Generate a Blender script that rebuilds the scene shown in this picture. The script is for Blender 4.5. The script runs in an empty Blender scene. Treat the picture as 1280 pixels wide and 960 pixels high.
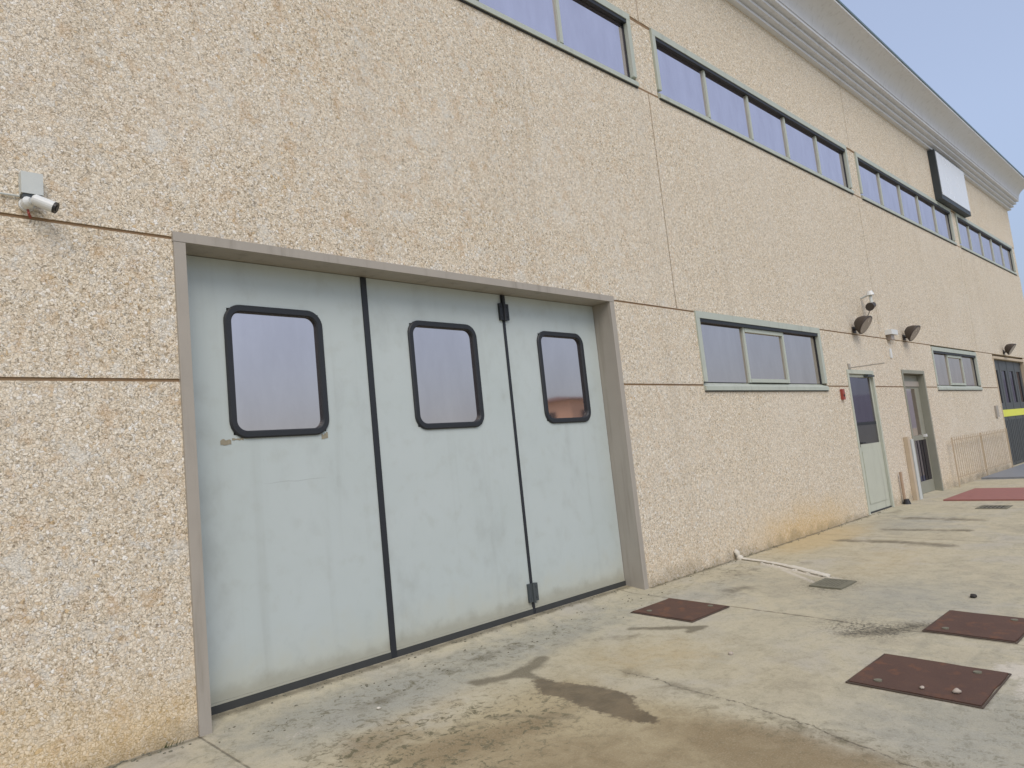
import bpy, bmesh, math, random
import numpy as np
from mathutils import Vector, Matrix

random.seed(7)
rng = np.random.default_rng(7)
scene = bpy.context.scene
C = scene.collection

# ------------------------------------------------------------------ camera
cam_d = bpy.data.cameras.new("camera")
cam = bpy.data.objects.new("camera", cam_d)
C.objects.link(cam)
scene.camera = cam
cam_d.sensor_width = 36.0
cam_d.lens = 910.86 / 1280 * 36
cam_d.clip_end = 3000
yaw, pit, rol = (math.radians(v) for v in (45.07, 6.47, -5.98))
fw = Vector((math.sin(yaw) * math.cos(pit), math.cos(yaw) * math.cos(pit), math.sin(pit)))
r0 = Vector((math.cos(yaw), -math.sin(yaw), 0))
u0 = r0.cross(fw)
rt = r0 * math.cos(rol) + u0 * math.sin(rol)
up = u0 * math.cos(rol) - r0 * math.sin(rol)
M = Matrix((rt, up, -fw)).transposed().to_4x4()
M.translation = (0, -5.3696, 1.6)
cam.matrix_world = M

# ------------------------------------------------------------------ world, sun, exposure
SUN_EL, SUN_ROT = math.radians(48), math.radians(208)
w = bpy.data.worlds.new("World")
scene.world = w
w.use_nodes = True
nt = w.node_tree
nt.nodes.clear()
sky = nt.nodes.new("ShaderNodeTexSky")
sky.sky_type = 'NISHITA'
sky.sun_disc = False
sky.sun_elevation = SUN_EL
sky.sun_rotation = SUN_ROT
sky.air_density = 1.0
sky.dust_density = 1.3
sky.ozone_density = 1.0
mixw = nt.nodes.new("ShaderNodeMix"); mixw.data_type = 'RGBA'
mixw.inputs[0].default_value = 0.4
mixw.inputs[7].default_value = (6.2, 7.0, 9.2, 1)      # thin pale overcast veil
bg = nt.nodes.new("ShaderNodeBackground")
bg.inputs[1].default_value = 0.1
wo = nt.nodes.new("ShaderNodeOutputWorld")
nt.links.new(sky.outputs[0], mixw.inputs[6])
# murky air low on the horizon, as under an overcast: same in every direction
tcw = nt.nodes.new("ShaderNodeTexCoord"); sxw = nt.nodes.new("ShaderNodeSeparateXYZ"); nt.links.new(tcw.outputs['Generated'], sxw.inputs[0])
mrw = nt.nodes.new("ShaderNodeMapRange"); mrw.interpolation_type = 'SMOOTHSTEP'
mrw.inputs[1].default_value = -0.02; mrw.inputs[2].default_value = 0.36; mrw.inputs[3].default_value = 0.62; mrw.inputs[4].default_value = 1.0
nt.links.new(sxw.outputs[2], mrw.inputs[0])
mulw = nt.nodes.new("ShaderNodeVectorMath"); mulw.operation = 'SCALE'
nt.links.new(mixw.outputs[2], mulw.inputs[0]); nt.links.new(mrw.outputs[0], mulw.inputs['Scale'])
nt.links.new(mulw.outputs[0], bg.inputs[0])
nt.links.new(bg.outputs[0], wo.inputs[0])

sun_d = bpy.data.lights.new("sun", 'SUN')
sun_d.energy = 1.4
sun_d.angle = math.radians(35)
sun_d.color = (1.0, 0.91, 0.79)
sun = bpy.data.objects.new("sun", sun_d)
C.objects.link(sun)
sd = Vector((math.sin(SUN_ROT) * math.cos(SUN_EL), math.cos(SUN_ROT) * math.cos(SUN_EL), math.sin(SUN_EL)))
sun.rotation_euler = sd.to_track_quat('Z', 'Y').to_euler()

scene.view_settings.view_transform = 'Standard'
scene.view_settings.look = 'None'
scene.view_settings.exposure = 0.38
scene.view_settings.gamma = 1.0
scene.view_settings.use_curve_mapping = False

# ------------------------------------------------------------------ material helpers
def lin(r, g, b):
    f = lambda c: (c / 255) / 12.92 if c / 255 <= 0.04045 else ((c / 255 + 0.055) / 1.055) ** 2.4
    return (f(r), f(g), f(b), 1)

class NT:
    def __init__(s, name):
        s.m = bpy.data.materials.new(name); s.m.use_nodes = True
        s.t = s.m.node_tree; s.t.nodes.clear()
        s.out = s.t.nodes.new("ShaderNodeOutputMaterial")
    def n(s, typ, **kw):
        nd = s.t.nodes.new(typ)
        for k, v in kw.items(): setattr(nd, k, v)
        return nd
    def l(s, a, b): s.t.links.new(a, b)
    def setin(s, sock, v):
        if isinstance(v, bpy.types.NodeSocket): s.l(v, sock)
        else: sock.default_value = v
    def math(s, op, a, b=0.0, clamp=False):
        nd = s.n("ShaderNodeMath", operation=op); nd.use_clamp = clamp
        s.setin(nd.inputs[0], a); s.setin(nd.inputs[1], b)
        return nd.outputs[0]
    def mix(s, f, a, b, blend='MIX'):
        nd = s.n("ShaderNodeMix", data_type='RGBA', blend_type=blend)
        s.setin(nd.inputs[0], f); s.setin(nd.inputs[6], a); s.setin(nd.inputs[7], b)
        return nd.outputs[2]
    def noise(s, vec, scale, detail=4, rough=0.55, dist=0.0):
        nd = s.n("ShaderNodeTexNoise")
        s.l(vec, nd.inputs['Vector'])
        nd.inputs['Scale'].default_value = scale; nd.inputs['Detail'].default_value = detail
        nd.inputs['Roughness'].default_value = rough; nd.inputs['Distortion'].default_value = dist
        return nd.outputs['Fac']
    def ss(s, v, a, b):
        nd = s.n("ShaderNodeMapRange", interpolation_type='SMOOTHSTEP')
        s.setin(nd.inputs[0], v); nd.inputs[1].default_value = a; nd.inputs[2].default_value = b
        return nd.outputs[0]
    def ramp(s, v, stops, interp='LINEAR'):
        nd = s.n("ShaderNodeValToRGB"); cr = nd.color_ramp; cr.interpolation = interp
        while len(cr.elements) < len(stops): cr.elements.new(0.5)
        for e, (p, c) in zip(cr.elements, stops): e.position = p; e.color = c
        s.l(v, nd.inputs[0]); return nd.outputs[0]
    def pos(s): return s.n("ShaderNodeNewGeometry").outputs['Position']
    def attr(s, name): return s.n("ShaderNodeAttribute", attribute_name=name).outputs['Fac']
    def bump(s, h, strength, dist):
        nd = s.n("ShaderNodeBump"); s.l(h, nd.inputs['Height'])
        nd.inputs['Strength'].default_value = strength; nd.inputs['Distance'].default_value = dist
        return nd.outputs[0]
    def scale(s, vec, x, y, z):
        nd = s.n("ShaderNodeVectorMath", operation='MULTIPLY'); s.l(vec, nd.inputs[0]); nd.inputs[1].default_value = (x, y, z)
        return nd.outputs[0]
    def done(s, col, rough=0.6, normal=None, metallic=0.0, spec=0.5):
        p = s.n("ShaderNodeBsdfPrincipled")
        s.setin(p.inputs['Base Color'], col); s.setin(p.inputs['Roughness'], rough)
        p.inputs['Metallic'].default_value = metallic; p.inputs['Specular IOR Level'].default_value = spec
        if normal: s.l(normal, p.inputs['Normal'])
        s.l(p.outputs[0], s.out.inputs[0]); return s.m

def paint(name, c, rough=0.5, var=0.12, scale=6.0, streak=0.0, dirt=(90, 82, 66), metallic=0.0, bump=0.0):
    k = NT(name); P = k.pos()
    n = k.noise(P, scale, 5)
    a = tuple(x * (1 - var) for x in c[:3]) + (1,); b = tuple(min(1, x * (1 + var)) for x in c[:3]) + (1,)
    col = k.mix(n, a, b)
    if streak:
        s = k.noise(k.scale(P, 9, 9, 0.7), 1.0, 5, 0.6)
        col = k.mix(k.math('MULTIPLY', k.ss(s, 0.5, 0.78), streak), col, lin(*dirt))
    nm = k.bump(k.noise(P, 160, 2), bump, 0.002) if bump else None
    return k.done(col, k.math('ADD', k.math('MULTIPLY', n, 0.2), rough - 0.1), nm, metallic)

def wall_material():
    k = NT("washed_pebble_concrete"); P = k.pos()
    x = k.n("ShaderNodeSeparateXYZ"); k.l(P, x.inputs[0])
    X, Z = x.outputs[0], x.outputs[2]
    dn = k.n("ShaderNodeTexNoise"); k.l(P, dn.inputs['Vector']); dn.inputs['Scale'].default_value = 26; dn.inputs['Detail'].default_value = 2
    off = k.n("ShaderNodeVectorMath", operation='SCALE'); k.l(dn.outputs['Color'], off.inputs[0]); off.inputs['Scale'].default_value = 0.035
    ad = k.n("ShaderNodeVectorMath", operation='ADD'); k.l(P, ad.inputs[0]); k.l(off.outputs[0], ad.inputs[1])
    PV = ad.outputs[0]
    def vor(scale, feature='F1'):
        v = k.n("ShaderNodeTexVoronoi", feature=feature); k.l(PV, v.inputs['Vector']); v.inputs['Scale'].default_value = scale
        return v
    v1 = vor(46); v2 = vor(90)
    e1 = vor(46, 'DISTANCE_TO_EDGE')
    sep = k.n("ShaderNodeSeparateColor"); k.l(v1.outputs['Color'], sep.inputs[0])
    sep2 = k.n("ShaderNodeSeparateColor"); k.l(v2.outputs['Color'], sep2.inputs[0])
    stops = [(0.0, lin(196, 182, 158)), (0.12, lin(230, 216, 192)), (0.3, lin(242, 232, 212)), (0.5, lin(232, 217, 192)),
             (0.68, lin(253, 249, 240)), (0.82, lin(216, 210, 198)), (0.92, lin(214, 188, 148)), (1.0, lin(252, 250, 244))]
    peb = k.ramp(sep.outputs[0], stops)
    small = k.ramp(sep2.outputs[1], [(0, lin(202, 188, 164)), (0.5, lin(235, 220, 196)), (1, lin(248, 242, 228))])
    col = k.mix(k.ss(sep.outputs[1], 0.4, 0.5), peb, small)
    gap = k.ss(e1.outputs['Distance'], 0.0, 0.12)
    pit = k.ss(k.noise(P, 46, 2, 0.5, 1.5), 0.54, 0.66)
    fleck = k.ss(k.noise(P, 30, 3, 0.7, 1.0), 0.46, 0.66)
    col = k.mix(k.math('MULTIPLY', k.math('SUBTRACT', 1.0, gap), 0.3), col, lin(140, 122, 94))
    col = k.mix(k.math('MULTIPLY', fleck, 0.42), col, lin(178, 161, 134))
    col = k.mix(k.math('MULTIPLY', pit, 0.66), col, lin(108, 94, 72))
    # broad tone drift of the casting, greyer and paler clouds
    big = k.noise(P, 0.55, 4)
    col = k.mix(k.math('MULTIPLY', k.ss(big, 0.42, 0.66), 0.2), col, lin(226, 218, 204))
    mid = k.noise(P, 2.6, 4)
    nearw = k.math('SUBTRACT', 1.0, k.ss(X, 3.0, 12.0))
    rustn = k.math('MULTIPLY', k.ss(k.noise(P, 5.5, 4, 0.7), 0.5, 0.7), k.math('ADD', k.math('MULTIPLY', nearw, 0.34), 0.05))
    col = k.mix(rustn, col, lin(190, 150, 98))
    palep = k.ss(k.noise(P, 4.3, 4, 0.7, 0.5), 0.53, 0.68)
    col = k.mix(k.math('MULTIPLY', palep, k.math('ADD', k.math('MULTIPLY', nearw, 0.32), 0.1)), col, lin(222, 222, 216))
    # vertical run-off marks
    run = k.noise(k.scale(P, 2.2, 1, 0.1), 1.0, 5)
    col = k.mix(k.math('MULTIPLY', k.ss(run, 0.52, 0.76), 0.16), col, lin(170, 158, 138))
    # ochre damp staining rising from the ground
    zz = k.math('ADD', Z, k.math('MULTIPLY', k.math('SUBTRACT', mid, 0.5), 0.7))
    low = k.math('SUBTRACT', 1.0, k.ss(zz, 0.0, 0.75))
    left = k.math('SUBTRACT', 1.0, k.ss(X, 1.6, 3.2))
    rightp = k.math('MULTIPLY', k.ss(X, 9.0, 11.4), k.math('SUBTRACT', 1.0, k.ss(X, 12.4, 14.8)))
    reg = k.math('MAXIMUM', k.math('MULTIPLY', left, 0.85), k.math('MAXIMUM', rightp, 0.22))
    col = k.mix(k.math('MULTIPLY', k.math('MULTIPLY', low, reg), 0.55), col, lin(212, 178, 112))
    base = k.math('SUBTRACT', 1.0, k.ss(zz, -0.02, 0.16))
    col = k.mix(k.math('MULTIPLY', base, 0.35), col, lin(120, 112, 92))
    h = k.math('ADD', k.math('MULTIPLY', gap, 0.8), k.math('MULTIPLY', sep.outputs[2], 0.5))
    h = k.math('SUBTRACT', h, k.math('MULTIPLY', pit, 0.6))
    return k.done(col, 0.85, k.bump(h, 0.5, 0.009), spec=0.2)

def ground_material():
    k = NT("weathered_yard_concrete"); P = k.pos()
    x = k.n("ShaderNodeSeparateXYZ"); k.l(P, x.inputs[0]); X, Y = x.outputs[0], x.outputs[1]
    n1 = k.noise(P, 0.9, 6, 0.6, 0.6); n2 = k.noise(P, 5.0, 6, 0.65, 0.4); n3 = k.noise(P, 30, 4, 0.6); n4 = k.noise(P, 140, 3)
    col = k.ramp(n1, [(0.3, lin(174, 165, 142)), (0.5, lin(187, 178, 152)), (0.7, lin(177, 171, 156))])
    col = k.mix(k.math('MULTIPLY', k.ss(n2, 0.42, 0.72), 0.4), col, lin(146, 142, 126))
    col = k.mix(k.math('MULTIPLY', k.ss(n3, 0.5, 0.75), 0.25), col, lin(128, 122, 106))
    # streaks drawn out along the fall of the yard and along the wall
    st = k.noise(k.scale(P, 0.5, 3.2, 1), 1.6, 6, 0.6)
    col = k.mix(k.math('MULTIPLY', k.ss(st, 0.5, 0.76), 0.34), col, lin(140, 136, 120))
    def lay(col, name, c, amp, nz, lo, hi, namp):
        v = k.math('ADD', k.attr(name), k.math('MULTIPLY', k.math('SUBTRACT', nz, 0.5), namp))
        return k.mix(k.math('MULTIPLY', k.ss(v, lo, hi), amp), col, c)
    col = lay(col, 'grey', lin(150, 150, 140), 0.7, n2, 0.05, 0.95, 0.8)
    col = lay(col, 'mud', lin(172, 156, 120), 0.75, n2, 0.05, 1.0, 0.7)
    col = lay(col, 'silt', lin(128, 110, 80), 0.75, n2, 0.1, 1.1, 1.1)
    col = lay(col, 'ochre', lin(190, 168, 124), 0.7, n2, 0.15, 0.9, 0.9)
    col = lay(col, 'pale', lin(206, 198, 184), 0.7, n3, 0.35, 0.75, 1.0)
    col = lay(col, 'grime_shade', lin(96, 88, 70), 0.75, n2, 0.2, 1.0, 1.3)
    fl = k.ss(k.noise(P, 15, 5, 0.75, 0.8), 0.5, 0.6)
    fl2 = k.ss(n2, 0.34, 0.56)
    col = k.mix(k.math('MULTIPLY', k.math('MULTIPLY', fl, fl2), k.math('ADD', k.math('MULTIPLY', k.attr('moss'), 0.95), 0.18)), col, lin(104, 98, 74))
    grain = k.noise(P, 95, 3, 0.7)
    col = k.mix(k.math('MULTIPLY', k.ss(grain, 0.5, 0.72), 0.26), col, lin(120, 112, 94))
    col = k.mix(k.math('MULTIPLY', k.ss(grain, 0.5, 0.3), 0.2), col, lin(206, 200, 180))
    speck = k.ss(k.noise(P, 34, 4, 0.7), 0.47, 0.6)
    ro = k.attr('rough')
    col = k.mix(k.math('MULTIPLY', k.math('MULTIPLY', ro, speck), 0.8), col, lin(76, 74, 66))
    col = k.mix(k.math('MULTIPLY', k.ss(k.noise(P, 21, 3, 0.7), 0.66, 0.74), 0.35), col, lin(104, 96, 78))
    wet = k.ss(k.math('ADD', k.attr('wet'), k.math('ADD', k.math('MULTIPLY', k.math('SUBTRACT', n3, 0.5), 0.10), k.math('MULTIPLY', k.math('SUBTRACT', k.noise(P, 11, 4, 0.7), 0.5), 0.16))), -0.022, 0.022)
    col = k.mix(k.math('MULTIPLY', wet, 0.86), col, k.mix(k.ss(n2, 0.35, 0.65), lin(86, 74, 56), lin(112, 98, 76)))
    # slab joints every five metres and one wandering crack
    jm = k.math('ABSOLUTE', k.math('SUBTRACT', k.math('MODULO', k.math('ADD', X, 100.5), 5.0), 2.5))
    jl = k.math('SUBTRACT', 1.0, k.ss(k.math('SUBTRACT', jm, k.math('MULTIPLY', n3, 0.004)), 0.002, 0.009))
    jl = k.math('MULTIPLY', jl, k.ss(n2, 0.28, 0.5))
    cr = k.math('ABSOLUTE', k.math('ADD', k.attr('crack'), k.math('MULTIPLY', k.math('SUBTRACT', n2, 0.5), 0.2)))
    cl = k.math('MULTIPLY', k.math('SUBTRACT', 1.0, k.ss(cr, 0.002, 0.011)), k.math('MULTIPLY', k.attr('crackmask'), k.ss(n3, 0.36, 0.55)))
    lines = k.math('MAXIMUM', jl, cl)
    col = k.mix(k.math('MULTIPLY', lines, 0.6), col, lin(74, 66, 52))
    h = k.math('ADD', k.math('MULTIPLY', n3, 0.5), k.math('MULTIPLY', n4, 0.25))
    h = k.math('ADD', h, k.math('MULTIPLY', n2, 1.2))
    h = k.math('SUBTRACT', h, k.math('MULTIPLY', lines, 0.9))
    h = k.math('ADD', h, k.math('MULTIPLY', k.math('MULTIPLY', ro, speck), -1.2))
    rough = k.math('SUBTRACT', 0.82, k.math('MULTIPLY', wet, 0.3))
    return k.done(col, rough, k.bump(h, 0.5, 0.012), spec=0.3)

def glass(name, tint, fac, dark, wav=0.02):
    k = NT(name); P = k.pos()
    g = k.n("ShaderNodeBsdfGlossy"); g.inputs['Color'].default_value = tint; g.inputs['Roughness'].default_value = 0.04
    d = k.n("ShaderNodeBsdfDiffuse"); k.l(k.mix(k.noise(P, 2.2, 5), tuple(c * 0.8 for c in dark[:3]) + (1,), dark), d.inputs['Color'])
    b = k.bump(k.noise(P, 1.3, 1), wav, 0.05); k.l(b, g.inputs['Normal'])
    m = k.n("ShaderNodeMixShader"); dirt = k.noise(k.scale(P, 3, 1, 1.1), 1.0, 5, 0.6)
    k.l(k.math('ADD', fac - 0.17, k.math('MULTIPLY', dirt, 0.3), True), m.inputs[0])
    k.l(d.outputs[0], m.inputs[1]); k.l(g.outputs[0], m.inputs[2]); k.l(m.outputs[0], k.out.inputs[0])
    return k.m

def leaf_material():
    k = NT("pale_blue_grey_door_paint"); P = k.pos()
    x = k.n("ShaderNodeSeparateXYZ"); k.l(P, x.inputs[0]); X, Z = x.outputs[0], x.outputs[2]
    n = k.noise(P, 1.1, 5); n2 = k.noise(P, 7, 5)
    col = k.mix(n, lin(179, 189, 186), lin(192, 200, 199))
    col = k.mix(k.math('MULTIPLY', k.ss(n2, 0.5, 0.75), 0.22), col, lin(164, 168, 158))
    s = k.noise(k.scale(P, 7, 1, 0.35), 1.0, 5)
    col = k.mix(k.math('MULTIPLY', k.ss(s, 0.54, 0.8), 0.18), col, lin(140, 142, 134))
    low = k.math('SUBTRACT', 1.0, k.ss(k.math('ADD', Z, k.math('MULTIPLY', n2, 0.5)), 0.25, 0.85))
    col = k.mix(k.math('MULTIPLY', low, 0.42), col, lin(186, 180, 152))
    sm = k.ss(k.noise(k.scale(P, 1.3, 1, 0.8), 1.7, 6, 0.62), 0.5, 0.74)
    col = k.mix(k.math('MULTIPLY', sm, 0.32), col, lin(150, 154, 150))
    ft = k.math('SUBTRACT', 1.0, k.ss(k.math('SUBTRACT', Z, k.math('MULTIPLY', n2, 0.22)), 0.02, 0.16))
    col = k.mix(k.math('MULTIPLY', ft, 0.4), col, lin(134, 124, 98))
    sc = k.ss(k.noise(P, 48, 4, 0.7), 0.69, 0.73)
    col = k.mix(k.math('MULTIPLY', sc, 0.5), col, lin(110, 108, 98))
    # a faint pressed line across the sheet and small scratches
    li = k.math('SUBTRACT', 1.0, k.ss(k.math('ABSOLUTE', k.math('SUBTRACT', Z, k.math('ADD', 1.66, k.math('MULTIPLY', n2, 0.03)))), 0.002, 0.006))
    col = k.mix(k.math('MULTIPLY', li, k.math('MULTIPLY', k.math('MULTIPLY', k.ss(n, 0.45, 0.6), k.math('SUBTRACT', 1.0, k.ss(X, 3.2, 3.5))), 0.22)), col, lin(120, 124, 120))
    h = k.noise(k.scale(P, 1.2, 1, 0.7), 1.0, 3)
    return k.done(col, 0.42, k.bump(h, 0.25, 0.02), spec=0.4)

def rust_material():
    k = NT("rusty_iron_plate"); P = k.pos()
    n = k.noise(P, 3.5, 6); n2 = k.noise(P, 60, 5, 0.7)
    col = k.mix(n, lin(80, 60, 52), lin(100, 75, 62))
    col = k.mix(k.math('MULTIPLY', k.ss(n2, 0.5, 0.72), 0.5), col, lin(72, 54, 50))
    col = k.mix(k.math('MULTIPLY', k.ss(k.noise(P, 8, 5), 0.52, 0.72), 0.5), col, lin(126, 84, 58))
    return k.done(col, 0.75, k.bump(n2, 0.5, 0.004), spec=0.3)

MAT = dict(
    wall=wall_material(), ground=ground_material(), leaf=leaf_material(), rust=rust_material(),
    seal=paint("brown_joint_sealant", lin(138, 112, 82), 0.8, 0.3, 9),
    frame=paint("taupe_metal_frame", lin(164, 157, 146), 0.55, 0.1, 3, 0.35, bump=0.1),
    alu=paint("green_grey_aluminium", lin(178, 184, 172), 0.45, 0.08, 4, 0.25),
    cornice=paint("pale_grey_cornice_sheet", lin(214, 216, 220), 0.6, 0.06, 2, 0.25, (120, 120, 116)),
    edge=paint("teal_grey_roof_edge", lin(96, 116, 122), 0.5, 0.1, 4),
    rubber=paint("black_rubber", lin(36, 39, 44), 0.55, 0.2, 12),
    grey_rubber=paint("dark_grey_sill_strip", lin(58, 59, 58), 0.7, 0.25, 12),
    iron=paint("dark_grey_hinge_iron", lin(66, 72, 74), 0.55, 0.2, 14),
    pane=glass("lilac_door_glass", (0.80, 0.70, 0.66, 1), 0.85, lin(70, 66, 74)),
    pane_up=glass("blue_lilac_window_glass", (0.88, 0.80, 0.82, 1), 0.85, lin(76, 76, 92)),
    pane_dark=glass("dark_door_glass", (0.40, 0.37, 0.43, 1), 0.7, lin(40, 38, 44)),
    roof=paint("grey_roof_membrane", lin(120, 120, 120), 0.9, 0.1, 2),
    white=paint("white_plastic", lin(216, 218, 216), 0.4, 0.05, 20),
    box=paint("pale_grey_plastic", lin(196, 200, 196), 0.5, 0.05, 20),
    black=paint("black_plastic", lin(28, 28, 30), 0.45, 0.1, 20),
    lamp=paint("brown_grey_lamp_housing", lin(66, 57, 50), 0.55, 0.2, 12),
    lampglass=paint("dusty_lamp_glass", lin(150, 138, 128), 0.25, 0.1, 14),
    signside=paint("dark_sign_housing", lin(52, 58, 62), 0.5, 0.1, 6),
    signface=paint("blank_white_sign_acrylic", lin(222, 226, 230), 0.25, 0.03, 2),
    green=paint("pale_green_door_paint", lin(186, 189, 174), 0.5, 0.08, 5, 0.25),
    taupe=paint("dark_taupe_door_paint", lin(142, 142, 128), 0.55, 0.1, 5, 0.3),
    darkdoor=paint("dark_grey_folding_door_paint", lin(70, 74, 76), 0.5, 0.12, 5),
    yellow=paint("yellow_green_tape", lin(220, 222, 84), 0.5, 0.08, 8),
    red=paint("faded_red_step_paint", lin(150, 100, 92), 0.75, 0.15, 5, 0.3, bump=0.3),
    redbox=paint("red_alarm_plastic", lin(150, 66, 54), 0.45, 0.1, 20),
    crust=paint("white_crusted_plaster", lin(206, 200, 186), 0.85, 0.2, 25, bump=0.8),
    grate=paint("mossy_grey_grate_iron", lin(116, 113, 96), 0.85, 0.35, 30, bump=0.6),
    lidframe=paint("rusty_cover_frame", lin(84, 72, 62), 0.85, 0.3, 14),
    rail=paint("faded_cream_rail_paint", lin(190, 174, 150), 0.7, 0.15, 6),
    pipe=paint("weathered_brown_pipe", lin(166, 142, 120), 0.6, 0.2, 6),
    stone=paint("small_stone", lin(176, 164, 150), 0.8, 0.2, 40),
    darkstone=paint("dark_stone", lin(48, 44, 40), 0.8, 0.2, 40),
    tape=paint("old_brown_tape", lin(146, 138, 118), 0.7, 0.3, 40),
    rampm=paint("blue_grey_steel_plate", lin(126, 130, 136), 0.55, 0.12, 4, 0.3),
    brickpaint=paint("orange_house_render", lin(222, 182, 156), 0.85, 0.1, 1.5, 0.2),
    tileroof=paint("brown_roof_tiles", lin(128, 98, 86), 0.85, 0.2, 5),
    weed=paint("dull_green_weed", lin(92, 98, 58), 0.8, 0.3, 30),
    hill=paint("added_haze_grey_hill", lin(150, 148, 150), 0.95, 0.1, 0.02),
    housewin=paint("dark_house_window", lin(60, 58, 60), 0.3, 0.1, 3),
)

# ------------------------------------------------------------------ mesh helpers
def link(name, me, parent=None, loc=(0, 0, 0)):
    o = bpy.data.objects.new(name, me); C.objects.link(o)
    if parent is not None: o.parent = parent
    o.location = loc
    return o

def obj(name, bm, mat, parent=None, bevel=0.0, smooth=False, loc=(0, 0, 0)):
    if bevel:
        bmesh.ops.bevel(bm, geom=[e for e in bm.edges if len(e.link_faces) == 2 and e.calc_face_angle(0) > 0.6],
                        offset=bevel, segments=2, profile=0.5, affect='EDGES')
    bmesh.ops.recalc_face_normals(bm, faces=bm.faces)
    me = bpy.data.meshes.new(name); bm.to_mesh(me); bm.free()
    if smooth:
        for p in me.polygons: p.use_smooth = True
    mats = mat if isinstance(mat, (list, tuple)) else [mat]
    for m in mats: me.materials.append(MAT[m])
    return link(name, me, parent, loc)

def box(bm, x0, x1, y0, y1, z0, z1):
    vs = [bm.verts.new(p) for p in ((x0, y0, z0), (x1, y0, z0), (x1, y1, z0), (x0, y1, z0), (x0, y0, z1), (x1, y0, z1), (x1, y1, z1), (x0, y1, z1))]
    for f in ((0, 3, 2, 1), (4, 5, 6, 7), (0, 1, 5, 4), (1, 2, 6, 5), (2, 3, 7, 6), (3, 0, 4, 7)):
        bm.faces.new([vs[i] for i in f])

def bx(name, mat, parent, *d, bevel=0.0):
    bm = bmesh.new(); box(bm, *d); return obj(name, bm, mat, parent, bevel)

def tube(bm, pts, r, seg=10, flat=1.0):
    pts = [Vector(p) for p in pts]; rings = []
    rs = r if isinstance(r, (list, tuple)) else [r] * len(pts)
    for i, p in enumerate(pts):
        t = (pts[min(i + 1, len(pts) - 1)] - pts[max(i - 1, 0)]).normalized()
        a = t.cross(Vector((0, 0, 1)));
        if a.length < 1e-3: a = t.cross(Vector((0, 1, 0)))
        a.normalize(); b = a.cross(t)
        rings.append([bm.verts.new(p + (a * math.cos(2 * math.pi * k / seg) + b * math.sin(2 * math.pi * k / seg) * flat) * rs[i]) for k in range(seg)])
    for q, s in zip(rings, rings[1:]):
        for k in range(seg): bm.faces.new((q[k], q[(k + 1) % seg], s[(k + 1) % seg], s[k]))
    bm.faces.new(rings[0][::-1]); bm.faces.new(rings[-1])

def empty(name, loc, label, cat, group=None):
    o = bpy.data.objects.new(name, None); C.objects.link(o); o.location = loc; o.empty_display_size = 0.2
    o['label'] = label; o['category'] = cat
    if group: o['group'] = group
    return o

def tag(o, label, cat, group=None):
    o['label'] = label; o['category'] = cat
    if group: o['group'] = group
    return o

def panel(name, parent, x0, x1, z0, z1, holes=(), y0=0.0, y1=0.2, mat='wall'):
    """slab in the wall plane with rectangular openings cut through"""
    xs = sorted({x0, x1, *[min(max(v, x0), x1) for h in holes for v in h[:2]]})
    zs = sorted({z0, z1, *[min(max(v, z0), z1) for h in holes for v in h[2:]]})
    nx, nz = len(xs) - 1, len(zs) - 1
    solid = [[not any(h[0] - 1e-6 <= (xs[i] + xs[i + 1]) / 2 <= h[1] + 1e-6 and h[2] <= (zs[j] + zs[j + 1]) / 2 <= h[3] for h in holes) for j in range(nz)] for i in range(nx)]
    S = lambda i, j: 0 <= i < nx and 0 <= j < nz and solid[i][j]
    bm = bmesh.new()
    q = lambda *p: bm.faces.new([bm.verts.new(v) for v in p])
    for i in range(nx):
        for j in range(nz):
            if not S(i, j): continue
            a, b, c, d = xs[i], xs[i + 1], zs[j], zs[j + 1]
            q((a, y0, c), (b, y0, c), (b, y0, d), (a, y0, d)); q((a, y1, c), (a, y1, d), (b, y1, d), (b, y1, c))
            if not S(i - 1, j): q((a, y0, c), (a, y0, d), (a, y1, d), (a, y1, c))
            if not S(i + 1, j): q((b, y0, c), (b, y1, c), (b, y1, d), (b, y0, d))
            if not S(i, j - 1): q((a, y0, c), (a, y1, c), (b, y1, c), (b, y0, c))
            if not S(i, j + 1): q((a, y0, d), (b, y0, d), (b, y1, d), (a, y1, d))
    bmesh.ops.remove_doubles(bm, verts=bm.verts, dist=1e-5)
    return obj(name, bm, mat, parent)

# ------------------------------------------------------------------ ground
def slope(x):
    return np.clip(0.06 - np.maximum(x - 10, 0) * 0.025 / 7, 0.035, 0.06)
def gz(x, y):
    x = np.asarray(x, float); y = np.asarray(y, float)
    return np.where(y < 0, np.maximum(y, -9) * slope(x), np.minimum(y, 0.3) * 0.17)
def g1(x, y): return float(gz(x, y))

def seg_d(px, py, a, b):
    ax, ay = a; bx_, by = b; dx, dy = bx_ - ax, by - ay
    t = np.clip(((px - ax) * dx + (py - ay) * dy) / (dx * dx + dy * dy + 1e-12), 0, 1)
    return np.hypot(px - ax - t * dx, py - ay - t * dy)
def poly_sd(px, py, pts):
    d = np.full(px.shape, 1e9); ins = np.zeros(px.shape, bool)
    for i in range(len(pts)):
        a, b = pts[i], pts[(i + 1) % len(pts)]
        d = np.minimum(d, seg_d(px, py, a, b))
        cond = ((a[1] > py) != (b[1] > py)) & (px < (b[0] - a[0]) * (py - a[1]) / (b[1] - a[1] + 1e-12) + a[0])
        ins ^= cond
    return np.where(ins, d, -d)
def blob(px, py, x, y, rx, ry, k=1.0):
    return k * np.exp(-(((px - x) / rx) ** 2 + ((py - y) / ry) ** 2))
def line(px, py, pts, wd, k=1.0):
    d = np.full(px.shape, 1e9)
    for a, b in zip(pts, pts[1:]): d = np.minimum(d, seg_d(px, py, a, b))
    return k * np.exp(-(d / wd) ** 2)

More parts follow.
